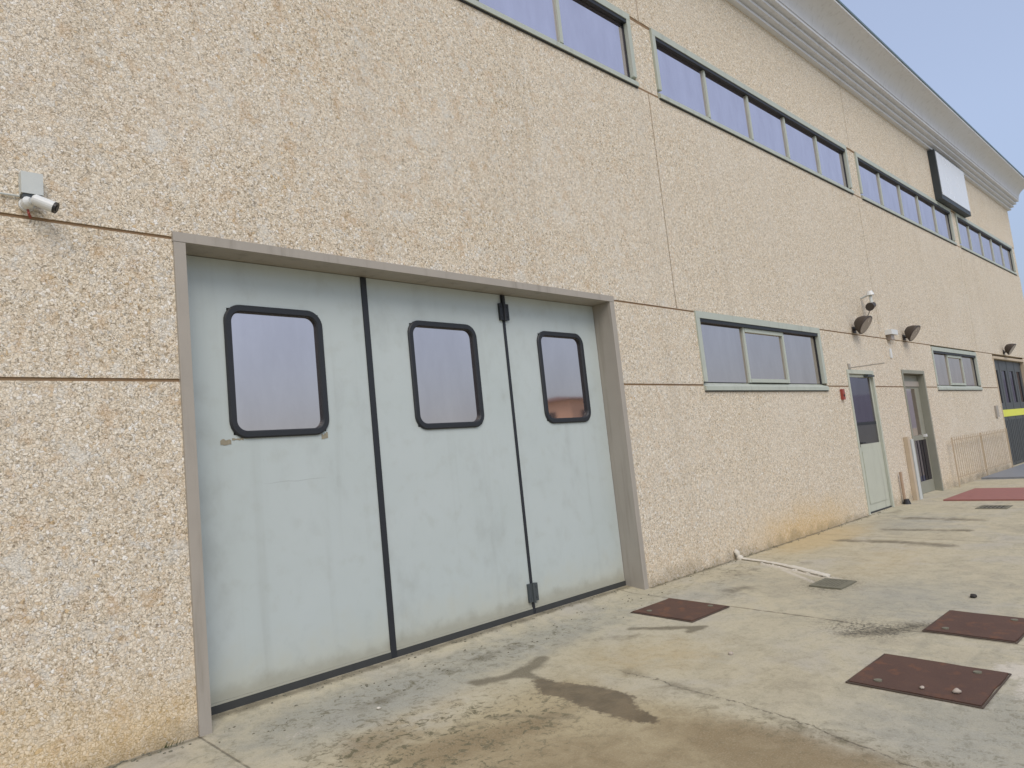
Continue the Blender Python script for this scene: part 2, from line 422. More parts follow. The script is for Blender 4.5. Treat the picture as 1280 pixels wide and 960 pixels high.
LIDS = [(6.60, -0.90, 0.69, 0.70), (5.80, -3.46, 0.76, 0.82), (7.43, -3.42, 0.79, 0.66)]

def build_ground():
    xs = np.unique(np.round(np.concatenate([np.array([-600, -200, -80, -40, -20, -10, -5, -2]), np.arange(-1, 0.8, 0.1), np.arange(0.8, 9.6, 0.025),
                         np.arange(9.6, 20, 0.07), np.arange(20, 36, 0.4), [40, 50, 70, 110, 200, 600]]), 4))
    ys = np.unique(np.round(np.concatenate([[-600, -200, -90, -50, -30, -20, -14, -11, -9, -8, -7, -6.4], np.arange(-6, -5.2, 0.1), np.arange(-5.2, 0.31, 0.025),
                         [0.6, 1, 3, 10, 25, 60, 200, 600]]), 4))
    X, Y = np.meshgrid(xs, ys, indexing='ij')
    Z = gz(X, Y)
    near = np.exp(-((X - 6) / 8) ** 2 - ((Y + 2.5) / 3) ** 2)
    wob = sum(np.sin(X * a + Y * b + c) for a, b, c in rng.uniform(-4, 4, (10, 3))) / 10
    Z = Z + wob * 0.005 * near * (Y < -0.3)
    A = {}
    A['grey'] = np.clip(blob(X, Y, 2.9, -0.45, 1.0, 0.45) + blob(X, Y, 5.0, -0.4, 1.6, 0.4, .8) + blob(X, Y, 5.0, -4.0, 1.2, .9, .8)
                        + blob(X, Y, 8.2, -2.6, 1.2, 1.0, .7) + blob(X, Y, 13.4, -.9, 1.4, .8, .7) + blob(X, Y, 7.8, -.7, .9, .4, .5), 0, 1)
    A['mud'] = np.clip(np.clip((4.55 - X) / 0.5, 0, 1) * np.clip((-0.95 - Y) / 0.5, 0, 1) + blob(X, Y, 4.9, -1.2, .6, .5, .5)
                       + blob(X, Y, 5.2, -2.4, .9, 1.0, .35), 0, 1)
    A['silt'] = np.clip(blob(X, Y, 3.3, -2.5, .5, .7, .85) + blob(X, Y, 4.1, -2.9, .3, .7, .95) + blob(X, Y, 3.9, -3.6, .5, .6) + blob(X, Y, 2.7, -1.1, .35, .25, .9)
                        + blob(X, Y, 3.5, -1.7, .45, .16, .7) + blob(X, Y, 2.9, -1.55, .4, .2, .8) + blob(X, Y, 2.6, -2.2, .5, .5, .6), 0, 1)
    A['ochre'] = np.clip(blob(X, Y, 11.6, -.3, 1.8, .55) + blob(X, Y, 3.3, -.95, 1.0, .3, .4) + blob(X, Y, 5.3, -1.6, .8, .6, .45) + blob(X, Y, 10.2, -1.8, 2.5, .7, .4), 0, 1)
    pale = np.zeros(X.shape)
    for (cx, cy, sx, sy) in LIDS:
        q = np.maximum(np.abs(X - cx) - sx / 2, np.abs(Y - cy) - sy / 2)
        pale = np.maximum(pale, np.exp(-(np.maximum(q - .02, 0) / 0.09) ** 2) * 0.42)
    pale = np.maximum(pale, blob(X, Y, 6.3, -3.9, .25, .18)); pale = np.maximum(pale, blob(X, Y, 6.1, -4.05, .5, .1))
    pale = np.maximum(pale, line(X, Y, [(9.3, -.5), (8.9, -1.3), (8.75, -1.7)], .12, .75)); pale = np.maximum(pale, line(X, Y, [(9.0, -.9), (8.5, -1.5)], .06, .7))
    pale = np.maximum(pale, blob(X, Y, 2.5, -.55, .3, .1, .5))
    A['pale'] = pale
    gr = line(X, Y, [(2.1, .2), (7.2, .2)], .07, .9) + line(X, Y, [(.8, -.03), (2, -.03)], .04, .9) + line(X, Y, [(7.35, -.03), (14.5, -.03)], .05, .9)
    gr += line(X, Y, [(11.48, -.7), (11.58, -1.5), (11.5, -2.1)], .17, .9) + line(X, Y, [(12.75, -.9), (12.95, -2.0)], .15, .8) + line(X, Y, [(14.2, -.8), (14.15, -1.9)], .2, .8)
    gr += line(X, Y, [(5.75, -.9), (6.1, -1.35)], .07, .9) + line(X, Y, [(5.95, -1.4), (6.2, -1.43)], .05) + blob(X, Y, 7.75, -.95, .35, .2, .7) + line(X, Y, [(5.2, -.75), (5.6, -1.1)], .1, .5)  # strokes beside the first cover paint its shadow among the grime
    gr += blob(X, Y, 8.7, -.5, .7, .14, .55) + blob(X, Y, 9.6, -.9, .2, .25, .4) + line(X, Y, [(6.6, -2.6), (7.2, -3.0)], .16, .7) + line(X, Y, [(7, -1.3), (7, -2.4)], .03, .7)
    gr += blob(X, Y, 3.1, -.5, .45, .12, .6) + blob(X, Y, 4.4, -.35, .8, .14, .6) + line(X, Y, [(3.2, -1.35), (3.5, -1.45), (3.75, -1.85)], .07, .6) + line(X, Y, [(4.72, -1.61), (4.6, -2.6), (4.35, -3.7)], .10, .5)
    gr += blob(X, Y, 16.0, -1.7, .5, .5, .4) + blob(X, Y, 15, -.3, 1.0, .3, .5)
    gr += line(X, Y, [(3.86, -.80), (4.15, -.92), (4.4, -.88), (4.6, -.80)], .085, 1.1) + line(X, Y, [(4.2, -.95), (4.2, -1.15)], .06, 1.0)
    for (cx, cy, sx, sy) in LIDS:
        q = np.maximum(np.abs(X - cx) - sx / 2, np.abs(Y - cy) - sy / 2); gr += np.exp(-(q / 0.035) ** 2) * .75
    A['grime_shade'] = np.clip(gr, 0, 1)
    pud = [(4.14, -1.12), (3.97, -1.36), (3.99, -1.56), (3.94, -1.88), (3.93, -2.2), (4.02, -2.38), (4.08, -2.35), (4.17, -2.08), (4.33, -1.95), (4.34, -1.7), (4.29, -1.5), (4.22, -1.3), (4.23, -1.16)]
    br = [(3.84, -.80), (3.92, -.79), (4.12, -.90), (4.22, -.94), (4.45, -.83), (4.62, -.80), (4.6, -.86), (4.42, -.94), (4.26, -1.04), (4.24, -1.18), (4.13, -1.14), (4.16, -1.02), (4.02, -.93)]
    A['wet'] = np.clip(poly_sd(X, Y, pud), -.3, .3)
    cyy = np.array([-6, -3.8, -3.4, -2.98, -2.4, -1.61, 0]); cxx = np.array([4.0, 4.31, 4.46, 4.58, 4.64, 4.72, 4.9])
    A['moss'] = np.clip(blob(X, Y, 2.9, -1.15, .7, .4) + blob(X, Y, 3.4, -1.6, .6, .4) + blob(X, Y, 2.6, -1.7, .5, .5) + blob(X, Y, 3.0, -.4, .9, .25, .6) + blob(X, Y, 4.8, -.35, 1.2, .25, .7)
                        + blob(X, Y, 8.6, -.4, 1.2, .3, .6) + blob(X, Y, 5.4, -4.3, 1.5, .5, .4) + blob(X, Y, 4.4, -3.3, .2, 1.0, .5), 0, 1)
    A['crack'] = np.clip(X - np.interp(Y, cyy, cxx), -.6, .6)
    A['crackmask'] = np.clip((-1.3 - Y) / .4, 0, 1)
    A['rough'] = np.clip(blob(X, Y, 6.85, -2.62, .28, .3, 1.3) + line(X, Y, [(6.9, -2.8), (7.3, -3.05)], .12, .8) + blob(X, Y, 8.48, -1.7, .4, .28), 0, 1)
    Z = Z - A['rough'] * 0.012 * (0.5 + 0.5 * rng.random(X.shape))
    nx, ny = X.shape
    co = np.stack([X, Y, Z], -1).reshape(-1, 3)
    idx = np.arange(nx * ny).reshape(nx, ny)
    f = np.stack([idx[:-1, :-1], idx[1:, :-1], idx[1:, 1:], idx[:-1, 1:]], -1).reshape(-1, 4)
    me = bpy.data.meshes.new("ground")
    me.vertices.add(len(co)); me.vertices.foreach_set("co", co.ravel())
    me.loops.add(f.size); me.loops.foreach_set("vertex_index", f.ravel())
    me.polygons.add(len(f)); me.polygons.foreach_set("loop_start", np.arange(0, f.size, 4)); me.polygons.foreach_set("loop_total", np.full(len(f), 4))
    me.update(calc_edges=True)
    for n, v in A.items():
        a = me.attributes.new(n, 'FLOAT', 'POINT'); a.data.foreach_set("value", v.ravel().astype(np.float32))
    me.polygons.foreach_set("use_smooth", np.ones(len(f), bool))
    me.materials.append(MAT['ground'])
    o = link("ground", me); o['kind'] = 'structure'
    o['label'] = "stained concrete yard sloping gently away from the pebble wall"
build_ground()

# ------------------------------------------------------------------ the building
B = empty("industrial_building", (0, 0, 0), "long pebble-finished precast warehouse with grey folding door and strip windows", "warehouse")
JX = [-7.23, 0.77, 8.77, 16.77, 24.77, 32.77]
Z0, Z1, Z2, Z3, Z4, Z5 = -0.25, 2.47, 3.536, 6.735, 7.83, 9.37
g = 0.012
# openings (x0,x1,z0,z1)
HOLES = [(2.0, 7.3, -1, 3.58), (9.22, 13.52, 2.39, 3.55), (14.55, 15.95, -1, 2.80), (17.74, 19.35, -1, 2.86), (20.27, 24.5, 2.40, 3.50), (26.49, 30.9, -1, 3.47)]
for i in range(5):
    a, b = JX[i] + g, JX[i + 1] - g
    if i == 4: b = 33.05
    hs = [h for h in HOLES if h[1] > a and h[0] < b]
    panel("wall_panel", B, a, b, Z2 + g, Z3 - g, [h for h in hs if h[3] > Z2 + g])
    panel("wall_panel", B, a, b, Z4 + g, Z5 + 0.05)
for (za, zb) in ((Z0, Z1 - g), (Z1 + g, Z2 - g)):      # lower courses run from opening to opening
    full = [h for h in HOLES if h[2] <= za + .01 and h[3] >= zb - .12]
    cuts = [JX[0] + g] + [v for h in full for v in (h[0], h[1])] + [33.05]
    for q in range(0, len(cuts), 2):
        sub = [h for h in HOLES if h not in full and h[1] > cuts[q] and h[0] < cuts[q + 1] and h[3] > za and h[2] < zb]
        panel("wall_panel", B, cuts[q], cuts[q + 1], za, zb, sub)
for i in range(6):      # short piers between the strip windows
    panel("pier_panel", B, JX[i] - 0.26, JX[i] + 0.27, Z3 + g, Z4 - g, y0=0.012)
# joint sealant lies just behind the face
for i in range(1, 5):
    for (za, zb) in ((Z2, Z3), (Z4, Z5)):
        bx("joint_seal", 'seal', B, JX[i] - .02, JX[i] + .02, 0.012, 0.06, za + .03, zb - .03)
for z, spans in ((Z1, ((-7.2, 2.0), (7.3, 9.22), (13.52, 14.55), (15.95, 17.74), (19.35, 20.27), (24.5, 26.49), (30.9, 33.0))),
                 (Z2, ((-7.2, 2.0), (7.3, 9.22), (13.52, 20.27), (24.5, 26.49), (30.9, 33.0))),
                 (Z3, tuple((x - .26, x + .27) for x in JX[1:5])), (Z4, tuple((x - .26, x + .27) for x in JX[1:5]))):
    for (a, b) in spans: bx("joint_seal", 'seal', B, a, b, 0.009, 0.07, z - .028, z + .028)
# core behind, end and back walls, roof
bx("inner_wall", 'roof', B, -7.2, 33.0, 0.42, 0.60, -0.2, 9.3)
bx("end_wall", 'wall', B, 32.85, 33.045, 0.202, 22, -0.25, 9.42)
bx("end_wall", 'wall', B, -7.218, -7.0, 0.202, 22, -0.25, 9.42)
bx("back_wall", 'wall', B, -6.99, 32.84, 21.8, 22, -0.25, 9.42)
bx("roof", 'roof', B, -7.3, 33.2, 0.1, 22.1, 9.95, 10.1)

# cornice: four small steps then a cove and a lip
prof = [(0.0, Z5)]
y, z = 0.0, Z5
for k in range(4):
    y += .095; prof.append((y, z)); prof.append((y, z + .05)); prof.append((y - .02, z + .055)); z += .085; prof.append((y - .02, z))
def extrude_profile(name, mat, pts, x0, x1, smooth_from=None):
    bm = bmesh.new()
    A = [bm.verts.new((x0, -p[0], p[1])) for p in pts]; Bv = [bm.verts.new((x1, -p[0], p[1])) for p in pts]
    n = len(pts)
    for i in range(n):
        bm.faces.new((A[i], A[(i + 1) % n], Bv[(i + 1) % n], Bv[i]))
    bm.faces.new(A[::-1]); bm.faces.new(Bv)
    return obj(name, bm, mat, B)
extrude_profile("cornice_moulding", 'cornice', prof + [(-.15, z), (-.15, Z5)], -7.3, 33.3)
cv = [(y + 0.002, z + .003)] + [(y + 0.002 + .44 * (1 - math.cos(t)), z + .003 + .40 * math.sin(t)) for t in [math.pi / 2 * k / 14 for k in range(1, 15)]]
top = cv[-1]
cvp = cv + [(top[0], top[1] + .07), (top[0] - .03, top[1] + .07), (-.15, top[1] + .07), (-.15, z + .003)]
extrude_profile("cornice_cove", 'cornice', cvp, -7.3, 33.35)
extrude_profile("gutter_edge", 'edge', [(top[0] + .02, top[1] + .05), (top[0] + .02, top[1] + .10), (top[0] - .1, top[1] + .10), (top[0] - .1, top[1] + .073), (top[0] + .002, top[1] + .073), (top[0] + .002, top[1] + .05)], -7.3, 33.36)

# windows -----------------------------------------------------------------
def window(x0, x1, z0, z1, n, pane_mat, sill=0.13, top_w=0.10, side=0.085, depth=0.045, slide=False):
    """casing as the part; sash frames, mullions, panes and sill as its pieces"""
    bm = bmesh.new()
    pr, rv = -0.022, depth
    box(bm, x0, x1, pr, rv, z1 - top_w, z1)
    box(bm, x0, x0 + side, pr + .002, rv, z0 + sill, z1 - top_w)
    box(bm, x1 - side, x1, pr + .002, rv, z0 + sill, z1 - top_w)
    o = obj("window", bm, 'alu', B, 0.006)
    bm = bmesh.new()
    vs = [(x0 + .0, -.035, z0), (x0, rv + .03, z0), (x0, rv + .03, z0 + sill - .004), (x0, pr, z0 + sill * .55), (x0, -.035, z0 + sill * .45)]
    a = [bm.verts.new(v) for v in vs]; b = [bm.verts.new((x1, v[1], v[2])) for v in vs]
    for i in range(5): bm.faces.new((a[i], a[(i + 1) % 5], b[(i + 1) % 5], b[i]))
    bm.faces.new(a[::-1]); bm.faces.new(b)
    obj("sill", bm, 'alu', o)
    bm = bmesh.new(); box(bm, x0 + .004, x1 - .004, -.02, .05, z0 - .016, z0 - .001); obj("sill_shade_strip", bm, 'rubber', o)  # solid dark strip painting the shade line under the sill
    ia, ib, ja, jb = x0 + side, x1 - side, z0 + sill, z1 - top_w
    bx("head_shade_strip", 'rubber', o, ia, ib, rv - .055, rv + .01, jb - .055, jb - .001)  # dark strip standing in for the shade and mirrored reveal at the head
    w = (ib - ia) / n
    for k in range(1, n):
        xm = ia + w * k
        bx("mullion", 'alu', o, xm - .045, xm + .012, rv - .022, rv + .03, ja, jb - .056, bevel=.004)
        bx("gasket", 'rubber', o, xm + .013, xm + .026, rv - .01, rv + .03, ja, jb - .056)
    for k in range(n):
        pa = ia + w * k + (.027 if k else .002); pb = ia + w * (k + 1) - (.046 if k < n - 1 else .022)
        bx("pane", pane_mat, o, pa, pb, rv + .008 + random.uniform(0, .003), rv + .03, ja + .002, jb - .06)
    if slide:
        k = 1
        pa, pb = ia + w + .014, ia + w * 2 - .046
        bm = bmesh.new()
        box(bm, pa, pb, rv - .028, rv + .005, ja + .003, ja + .06); box(bm, pa, pb, rv - .028, rv + .005, jb - .12, jb - .06)
        obj("sash_rail", bm, 'alu', o)
    bx("gasket", 'rubber', o, ib - .021, ib - .001, rv - .005, rv + .02, ja, jb - .056)
    return o
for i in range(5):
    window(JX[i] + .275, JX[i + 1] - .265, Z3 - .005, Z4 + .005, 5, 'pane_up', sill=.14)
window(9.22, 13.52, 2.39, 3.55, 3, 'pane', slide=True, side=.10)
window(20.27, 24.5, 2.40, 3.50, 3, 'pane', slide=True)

# big folding door ----------------------------------------------------------
FX0, FX1, FH, DY = 2.0, 7.3, 3.58, 0.25
bx("door_jamb", 'frame', B, FX0, FX0 + .085, -.025, DY + .1, g1(2, 0) - .05, FH - .075, bevel=.004)
bx("door_jamb", 'frame', B, FX1 - .085, FX1, -.025, DY + .1, g1(7, 0) - .05, FH - .075, bevel=.004)
bx("door_lintel", 'frame', B, FX0 - .004, FX1 + .004, -.028, DY + .1, FH - .073, FH, bevel=.004)

def rrect(x0, x1, z0, z1, r, n=8):
    pts = []
    for cx, cz, a0 in ((x1 - r, z1 - r, 0), (x0 + r, z1 - r, 90), (x0 + r, z0 + r, 180), (x1 - r, z0 + r, 270)):
        for k in range(n + 1):
            a = math.radians(a0 + 90 * k / n); pts.append((cx + r * math.cos(a), cz + r * math.sin(a)))
    return pts
def ring(bm, rings):
    """rings: list of (pts, y) lofted one to the next"""
    vs = [[bm.verts.new((p[0], yy, p[1])) for p in pts] for pts, yy in rings]
    for a, b in zip(vs, vs[1:]):
        for k in range(len(a)): bm.faces.new((a[k], a[(k + 1) % len(a)], b[(k + 1) % len(a)], b[k]))
    return vs
def door_leaf(x0, x1, win):
    zb, zt = .115, FH - .078
    wx0, wx1, wz0, wz1 = win
    bm = bmesh.new()
    i0, i1, k0, k1 = wx0 + .03, wx1 - .03, wz0 + .03, wz1 - .03
    o_ = panel("door_leaf", B, x0, x1, zb, zt, [(i0, i1, k0, k1)], DY, DY + .05, 'leaf')
    bm.free()
    bm = bmesh.new()
    r = .14; o3 = rrect(wx0, wx1, wz0, wz1, r); o2 = rrect(wx0 + .012, wx1 - .012, wz0 + .012, wz1 - .012, r - .012)
    in2 = rrect(wx0 + .05, wx1 - .05, wz0 + .05, wz1 - .05, r - .05); in3 = rrect(wx0 + .06, wx1 - .06, wz0 + .06, wz1 - .06, r - .055)
    ring(bm, [(o3, DY - .001), (o3, DY - .014), (o2, DY - .024), (in2, DY - .024), (in3, DY - .012), (in3, DY + .03)])
    obj("window_gasket", bm, 'rubber', o_)
    bm = bmesh.new()
    pts = rrect(wx0 + .052, wx1 - .052, wz0 + .052, wz1 - .052, r - .05)
    f = [bm.verts.new((p[0], DY + .012, p[1])) for p in pts]; b = [bm.verts.new((p[0], DY + .02, p[1])) for p in pts]
    bm.faces.new(f); bm.faces.new(b[::-1])
    for k in range(len(f)): bm.faces.new((f[k], b[k], b[(k + 1) % len(f)], f[(k + 1) % len(f)]))
    obj("pane", bm, 'pane', o_)
    bx("bottom_trim", 'leaf', o_, x0 + .002, x1 - .002, DY - .008, DY + .03, .098, .114)
    bx("bottom_seal", 'grey_rubber', o_, x0, x1, DY - .012, DY + .04, .028, .096)
    return o_
L1 = door_leaf(FX0 + .088, 3.775, (2.455, 3.335, 2.045, 3.135))
L2 = door_leaf(3.835, 5.585, (4.27, 5.165, 2.045, 3.13))
L3 = door_leaf(5.622, FX1 - .092, (6.105, 6.925, 2.045, 3.13))
bx("edge_seal", 'rubber', L1, 3.776, 3.834, DY - .012, DY + .03, .03, FH - .08, bevel=.004)
bx("edge_seal", 'rubber', L2, 5.586, 5.621, DY - .010, DY + .03, .03, FH - .08, bevel=.003)
def hinge(z0, z1, zt, mat):
    bm = bmesh.new()
    box(bm, 5.535, 5.598, DY - .030, DY - .001, z0, z1); box(bm, 5.609, 5.672, DY - .030, DY - .001, z0 + .004, z1 - .004)
    tube(bm, [(5.603, DY - .034, z0 - .01), (5.603, DY - .034, zt)], .017, 10)
    for zz in (z0 + .04, z1 - .04):
        for xx in (5.56, 5.647): tube(bm, [(xx, DY - .029, zz), (xx, DY - .036, zz)], .010, 8)
    obj("hinge", bm, mat, L2)
hinge(3.21, 3.40, 3.49, 'rubber'); hinge(.17, .36, .365, 'iron')
def tape(x, z, wd, ht, tilt):
    bm = bmesh.new(); n = 7; a = []
    for k in range(n): a.append((x + wd * k / (n - 1), z + random.uniform(-.006, .006) + tilt * k))
    for k in range(n): a.append((x + wd * (1 - k / (n - 1)), z + ht * random.uniform(.55, 1.1) + tilt * (n - 1 - k)))
    f = [bm.verts.new((p[0], DY - .0035, p[1])) for p in a]; b = [bm.verts.new((p[0], DY - .0005, p[1])) for p in a]
    bm.faces.new(f); bm.faces.new(b[::-1])
    for k in range(len(f)): bm.faces.new((f[k], b[k], b[(k + 1) % len(f)], f[(k + 1) % len(f)]))
    obj("tape_scrap", bm, 'tape', L1)
tape(2.375, 2.005, .085, .045, 0); tape(2.47, 2.035, .09, .018, 0); tape(3.255, 2.005, .06, .05, .002)

# the three further doors ---------------------------------------------------
def jambs(x0, x1, zt, mat, w, depth, head=.08, proud=.015):
    zb = -.1
    bx("door_jamb", mat, B, x0, x0 + w, -proud, depth, zb, zt - head, bevel=.003)
    bx("door_jamb", mat, B, x1 - w, x1, -proud, depth, zb, zt - head, bevel=.003)
    bx("door_lintel", mat, B, x0 - .003, x1 + .003, -proud - .003, depth, zt - head + .002, zt, bevel=.003)
jambs(14.55, 15.95, 2.80, 'green', .07, .2)
d = panel("door", B, 14.63, 15.87, .03, 2.715, [(14.69, 15.81, 1.33, 2.66)], .03, .08, 'green'); d['label'] = "pale green door with tall dark glass"
bx("pane", 'pane_dark', d, 14.692, 15.808, .042, .06, 1.76, 2.658)
bx("pane", 'housewin', d, 14.692, 15.808, .041, .06, 1.332, 1.70)  # lower glass painted darker for its reflection of the ground and opposite wall
bx("glazing_bar", 'rubber', d, 14.692, 15.808, .036, .06, 1.702, 1.758)
bm = bmesh.new(); box(bm, 14.635, 14.685, .0, .029, 1.28, 1.5); tube(bm, [(14.66, .01, 1.36), (14.66, -.05, 1.36), (14.78, -.06, 1.36)], .014, 8); obj("handle", bm, 'black', d)
bx("kick_panel", 'green', d, 14.78, 15.72, .018, .029, .18, 1.2, bevel=.008)
bx("threshold", 'grey_rubber', B, 14.62, 15.88, .02, .2, -.1, .035)
bx("door_closer", 'iron', d, 15.5, 15.86, -.06, .029, 2.665, 2.70, bevel=.006)
jambs(17.74, 19.35, 2.86, 'taupe', .08, .26)
d = panel("door", B, 17.83, 19.26, .03, 2.77, [(17.90, 18.95, 1.35, 2.45), (17.90, 19.2, .30, 1.24)], .14, .18, 'taupe'); d['label'] = "grey taupe half glazed door"
bx("pane", 'pane', d, 17.902, 18.948, .150, .17, 1.352, 2.448)
bx("pane", 'pane_dark', d, 17.902, 19.198, .150, .17, .302, 1.238)
for k in range(5): bx("bar", 'black', d, 18.13 + k * .2, 18.15 + k * .2, .142, .149, .31, 1.23)
bx("handle", 'white', d, 19.02, 19.10, .07, .138, 1.30, 1.36, bevel=.01)
bx("fanlight_rail", 'frame', d, 17.84, 19.25, .115, .139, 2.5, 2.62, bevel=.004)
jambs(26.49, 30.9, 3.47, 'rail', .06, .22)
for k in range(4):
    xa = 26.56 + k * 1.07; xb = xa + 1.05
    d = panel("folding_leaf", B, xa, xb, .04, 3.38, [(xa + .25, xb - .25, 2.0, 3.05)], .10, .15, 'darkdoor')
    bx("pane", 'pane_dark', d, xa + .252, xb - .252, .125, .14, 2.002, 3.048)
    for q in range(4): bx("rib", 'darkdoor', d, xa + .13 + q * .24, xa + .17 + q * .24, .088, .099, .12, 1.45)
    bx("warning_stripe", 'yellow', d, xa - .005, xb + .005, .082, .0995, 1.56, 1.78)
    if k < 3: bx("edge_seal", 'rubber', d, xb + .001, xb + .018, .095, .14, .05, 3.37)

# ------------------------------------------------------------------ sign
S = empty("sign_box", (23.13, 0, 7.86), "blank white light box sign with dark sides under the cornice", "sign")
def ch(name, mat, par, base, *d, bevel=0.0):
    bm = bmesh.new(); box(bm, *d); return obj(name, bm, mat, par, bevel)
ch("housing", 'signside', S, 0, 0, 3.05, -.18, -.002, 0, 1.46, bevel=.006)
ch("face_panel", 'signface', S, 0, .07, 3.00, -.192, -.181, .13, 1.42, bevel=.003)

# ------------------------------------------------------------------ floodlights
def floodlight(loc, label):
    o = empty("floodlight", loc, label, "floodlight", "floodlights along the wall above the doors")
    # local frame: arm leaves the wall towards -y; head tilts down
    bm = bmesh.new()
    n = 20
    def sec(yy, w, h, zc): return [bm.verts.new((w * math.cos(2 * math.pi * k / n) * (abs(math.cos(2 * math.pi * k / n)) ** -.25 if abs(math.cos(2 * math.pi * k / n)) > .2 else 1.2),
                                                yy, zc + h * math.sin(2 * math.pi * k / n))) for k in range(n)]
    secs = [sec(*s) for s in ((.13, .07, .06, 0), (.11, .11, .09, 0), (.04, .17, .15, 0), (-.05, .20, .19, 0), (-.075, .215, .205, 0), (-.085, .20, .19, 0))]
    for a, b in zip(secs, secs[1:]):
        for k in range(n): bm.faces.new((a[k], a[(k + 1) % n], b[(k + 1) % n], b[k]))
    bm.faces.new(secs[0][::-1]); bm.faces.new(secs[-1])
    rot = Matrix.Rotation(math.radians(38), 4, 'X'); tr = Matrix.Translation((0, -.19, .10))
    bm.transform(tr @ rot)
    obj("housing", bm, 'lamp', o, smooth=True)
    bm = bmesh.new()
    ring_ = [bm.verts.new((.185 * math.cos(2 * math.pi * k / n), -.088, .175 * math.sin(2 * math.pi * k / n))) for k in range(n)]
    back = [bm.verts.new((.185 * math.cos(2 * math.pi * k / n), -.080, .175 * math.sin(2 * math.pi * k / n))) for k in range(n)]
    bm.faces.new(ring_); bm.faces.new(back[::-1])
    for k in range(n): bm.faces.new((ring_[k], back[k], back[(k + 1) % n], ring_[(k + 1) % n]))
    bm.transform(tr @ rot); obj("lens", bm, 'lampglass', o)
    bm = bmesh.new(); box(bm, -.07, .07, -.025, -.002, -.06, .06); tube(bm, [(0, -.02, 0), (0, -.08, .0), (0, -.13, .03)], .022, 8); obj("bracket", bm, 'lamp', o)
    return o
FL = [((15.25, 0, 3.62), "first brown floodlight, below the bracket camera and left of the green door's camera box"),
      ((18.3, 0, 3.62), "middle brown floodlight beside the small white sensor box"),
      ((28.1, 0, 3.64), "farthest brown floodlight above the dark folding door")]
FL[0] = (FL[0][0], "nearest brown floodlight, hanging just below the small bracket camera")
p0 = floodlight(*FL[0])
for loc, lab in FL[1:]:
    c = p0.copy(); C.objects.link(c); c.location = loc; c['label'] = lab
    for chd in p0.children:
        k = chd.copy(); C.objects.link(k); k.parent = c

# camera with bracket above the first floodlight
k = empty("security_camera", (15.95, 0, 4.18), "small dark security camera on a white bracket above the nearest floodlight", "camera")
bm = bmesh.new(); tube(bm, [(0, -.20, .18), (0, -.20, .27)], [.085, .05], 12); obj("dome_cap", bm, 'white', k)
bm = bmesh.new(); tube(bm, [(0, -.002, .16), (0, -.19, .20)], .022, 8); tube(bm, [(0, -.2, .18), (-.03, -.21, -.02)], .03, 8); obj("arm", bm, 'box', k)
bm = bmesh.new(); tube(bm, [(-.24, -.24, -.09), (.06, -.2, -.02)], [.07, .065], 12); tube(bm, [(-.28, -.245, -.10), (-.24, -.24, -.09)], [.085, .085], 12); obj("body", bm, 'lamp', k)
bm = bmesh.new(); tube(bm, [(.02, -.18, -.05), (.05, -.06, -.25), (.03, -.012, -.42)], .012, 6); obj("cable", bm, 'frame', k)
k = empty("sensor_box", (17.35, 0, 3.60), "small white sensor box on the joint left of the middle floodlight", "box")
bm = bmesh.new(); box(bm, -.26, .16, -.14, -.002, .02, .13); obj("case", bm, 'white', k, .01)
bm = bmesh.new(); box(bm, -.20, .0, -.10, -.004, -.09, .018); obj("cover", bm, 'lampglass', k, .01)
bm = bmesh.new(); box(bm, -.04, .06, -.03, -.002, -.34, -.13); tag(obj("conduit_cover", bm, 'white', None, .01, loc=(17.2, 0, 3.45)), "short white conduit cover below the sensor box", "conduit")

# ------------------------------------------------------------------ camera at upper left
bm = bmesh.new(); box(bm, -.068, .055, -.075, -.002, -.06, .085)
k = empty("junction_box", (1.115, 0, 3.735), "pale grey square junction box on the wall above the white camera", "junction box")
obj("case", bm, 'box', k, .008)
bm = bmesh.new(); box(bm, -.06, .047, -.068, -.004, -.092, -.0615); obj("base_plate", bm, 'iron', k)
k = empty("security_camera", (1.085, 0, 3.60), "white bullet camera pointing right beside the folding door", "camera")
bm = bmesh.new(); tube(bm, [(0, -.002, .015), (0, -.03, .015)], .045, 16); tube(bm, [(0, -.03, .015), (.0, -.07, .02), (.012, -.085, .02)], [.04, .035, .022], 14); obj("mount", bm, 'white', k, smooth=False)
a = Vector((.02, -.09, .035)); dr = Vector((.80, -.36, -.40)).normalized()
bm = bmesh.new(); tube(bm, [a, a + dr * .012, a + dr * .13], [.026, .036, .038], 18); obj("body", bm, 'white', k)
bm = bmesh.new(); tube(bm, [a + dr * .1295, a + dr * .146], [.0365, .0375], 18); tube(bm, [a + dr * .147, a + dr * .15], .02, 14); obj("lens_ring", bm, 'black', k)
bm = bmesh.new(); tube(bm, [(0, -.03, .0), (.005, -.045, -.05), (.02, -.012, -.065)], .008, 8); obj("cable", bm, 'redbox', k)
bm = bmesh.new(); tube(bm, [(-2.2, -.012, 3.70), (-.6, -.014, 3.672), (.4, -.014, 3.668), (1.05, -.014, 3.668)], .007, 6)
tag(obj("cable", bm, 'box'), "thin grey cable running left along the wall to the junction box", "cable")

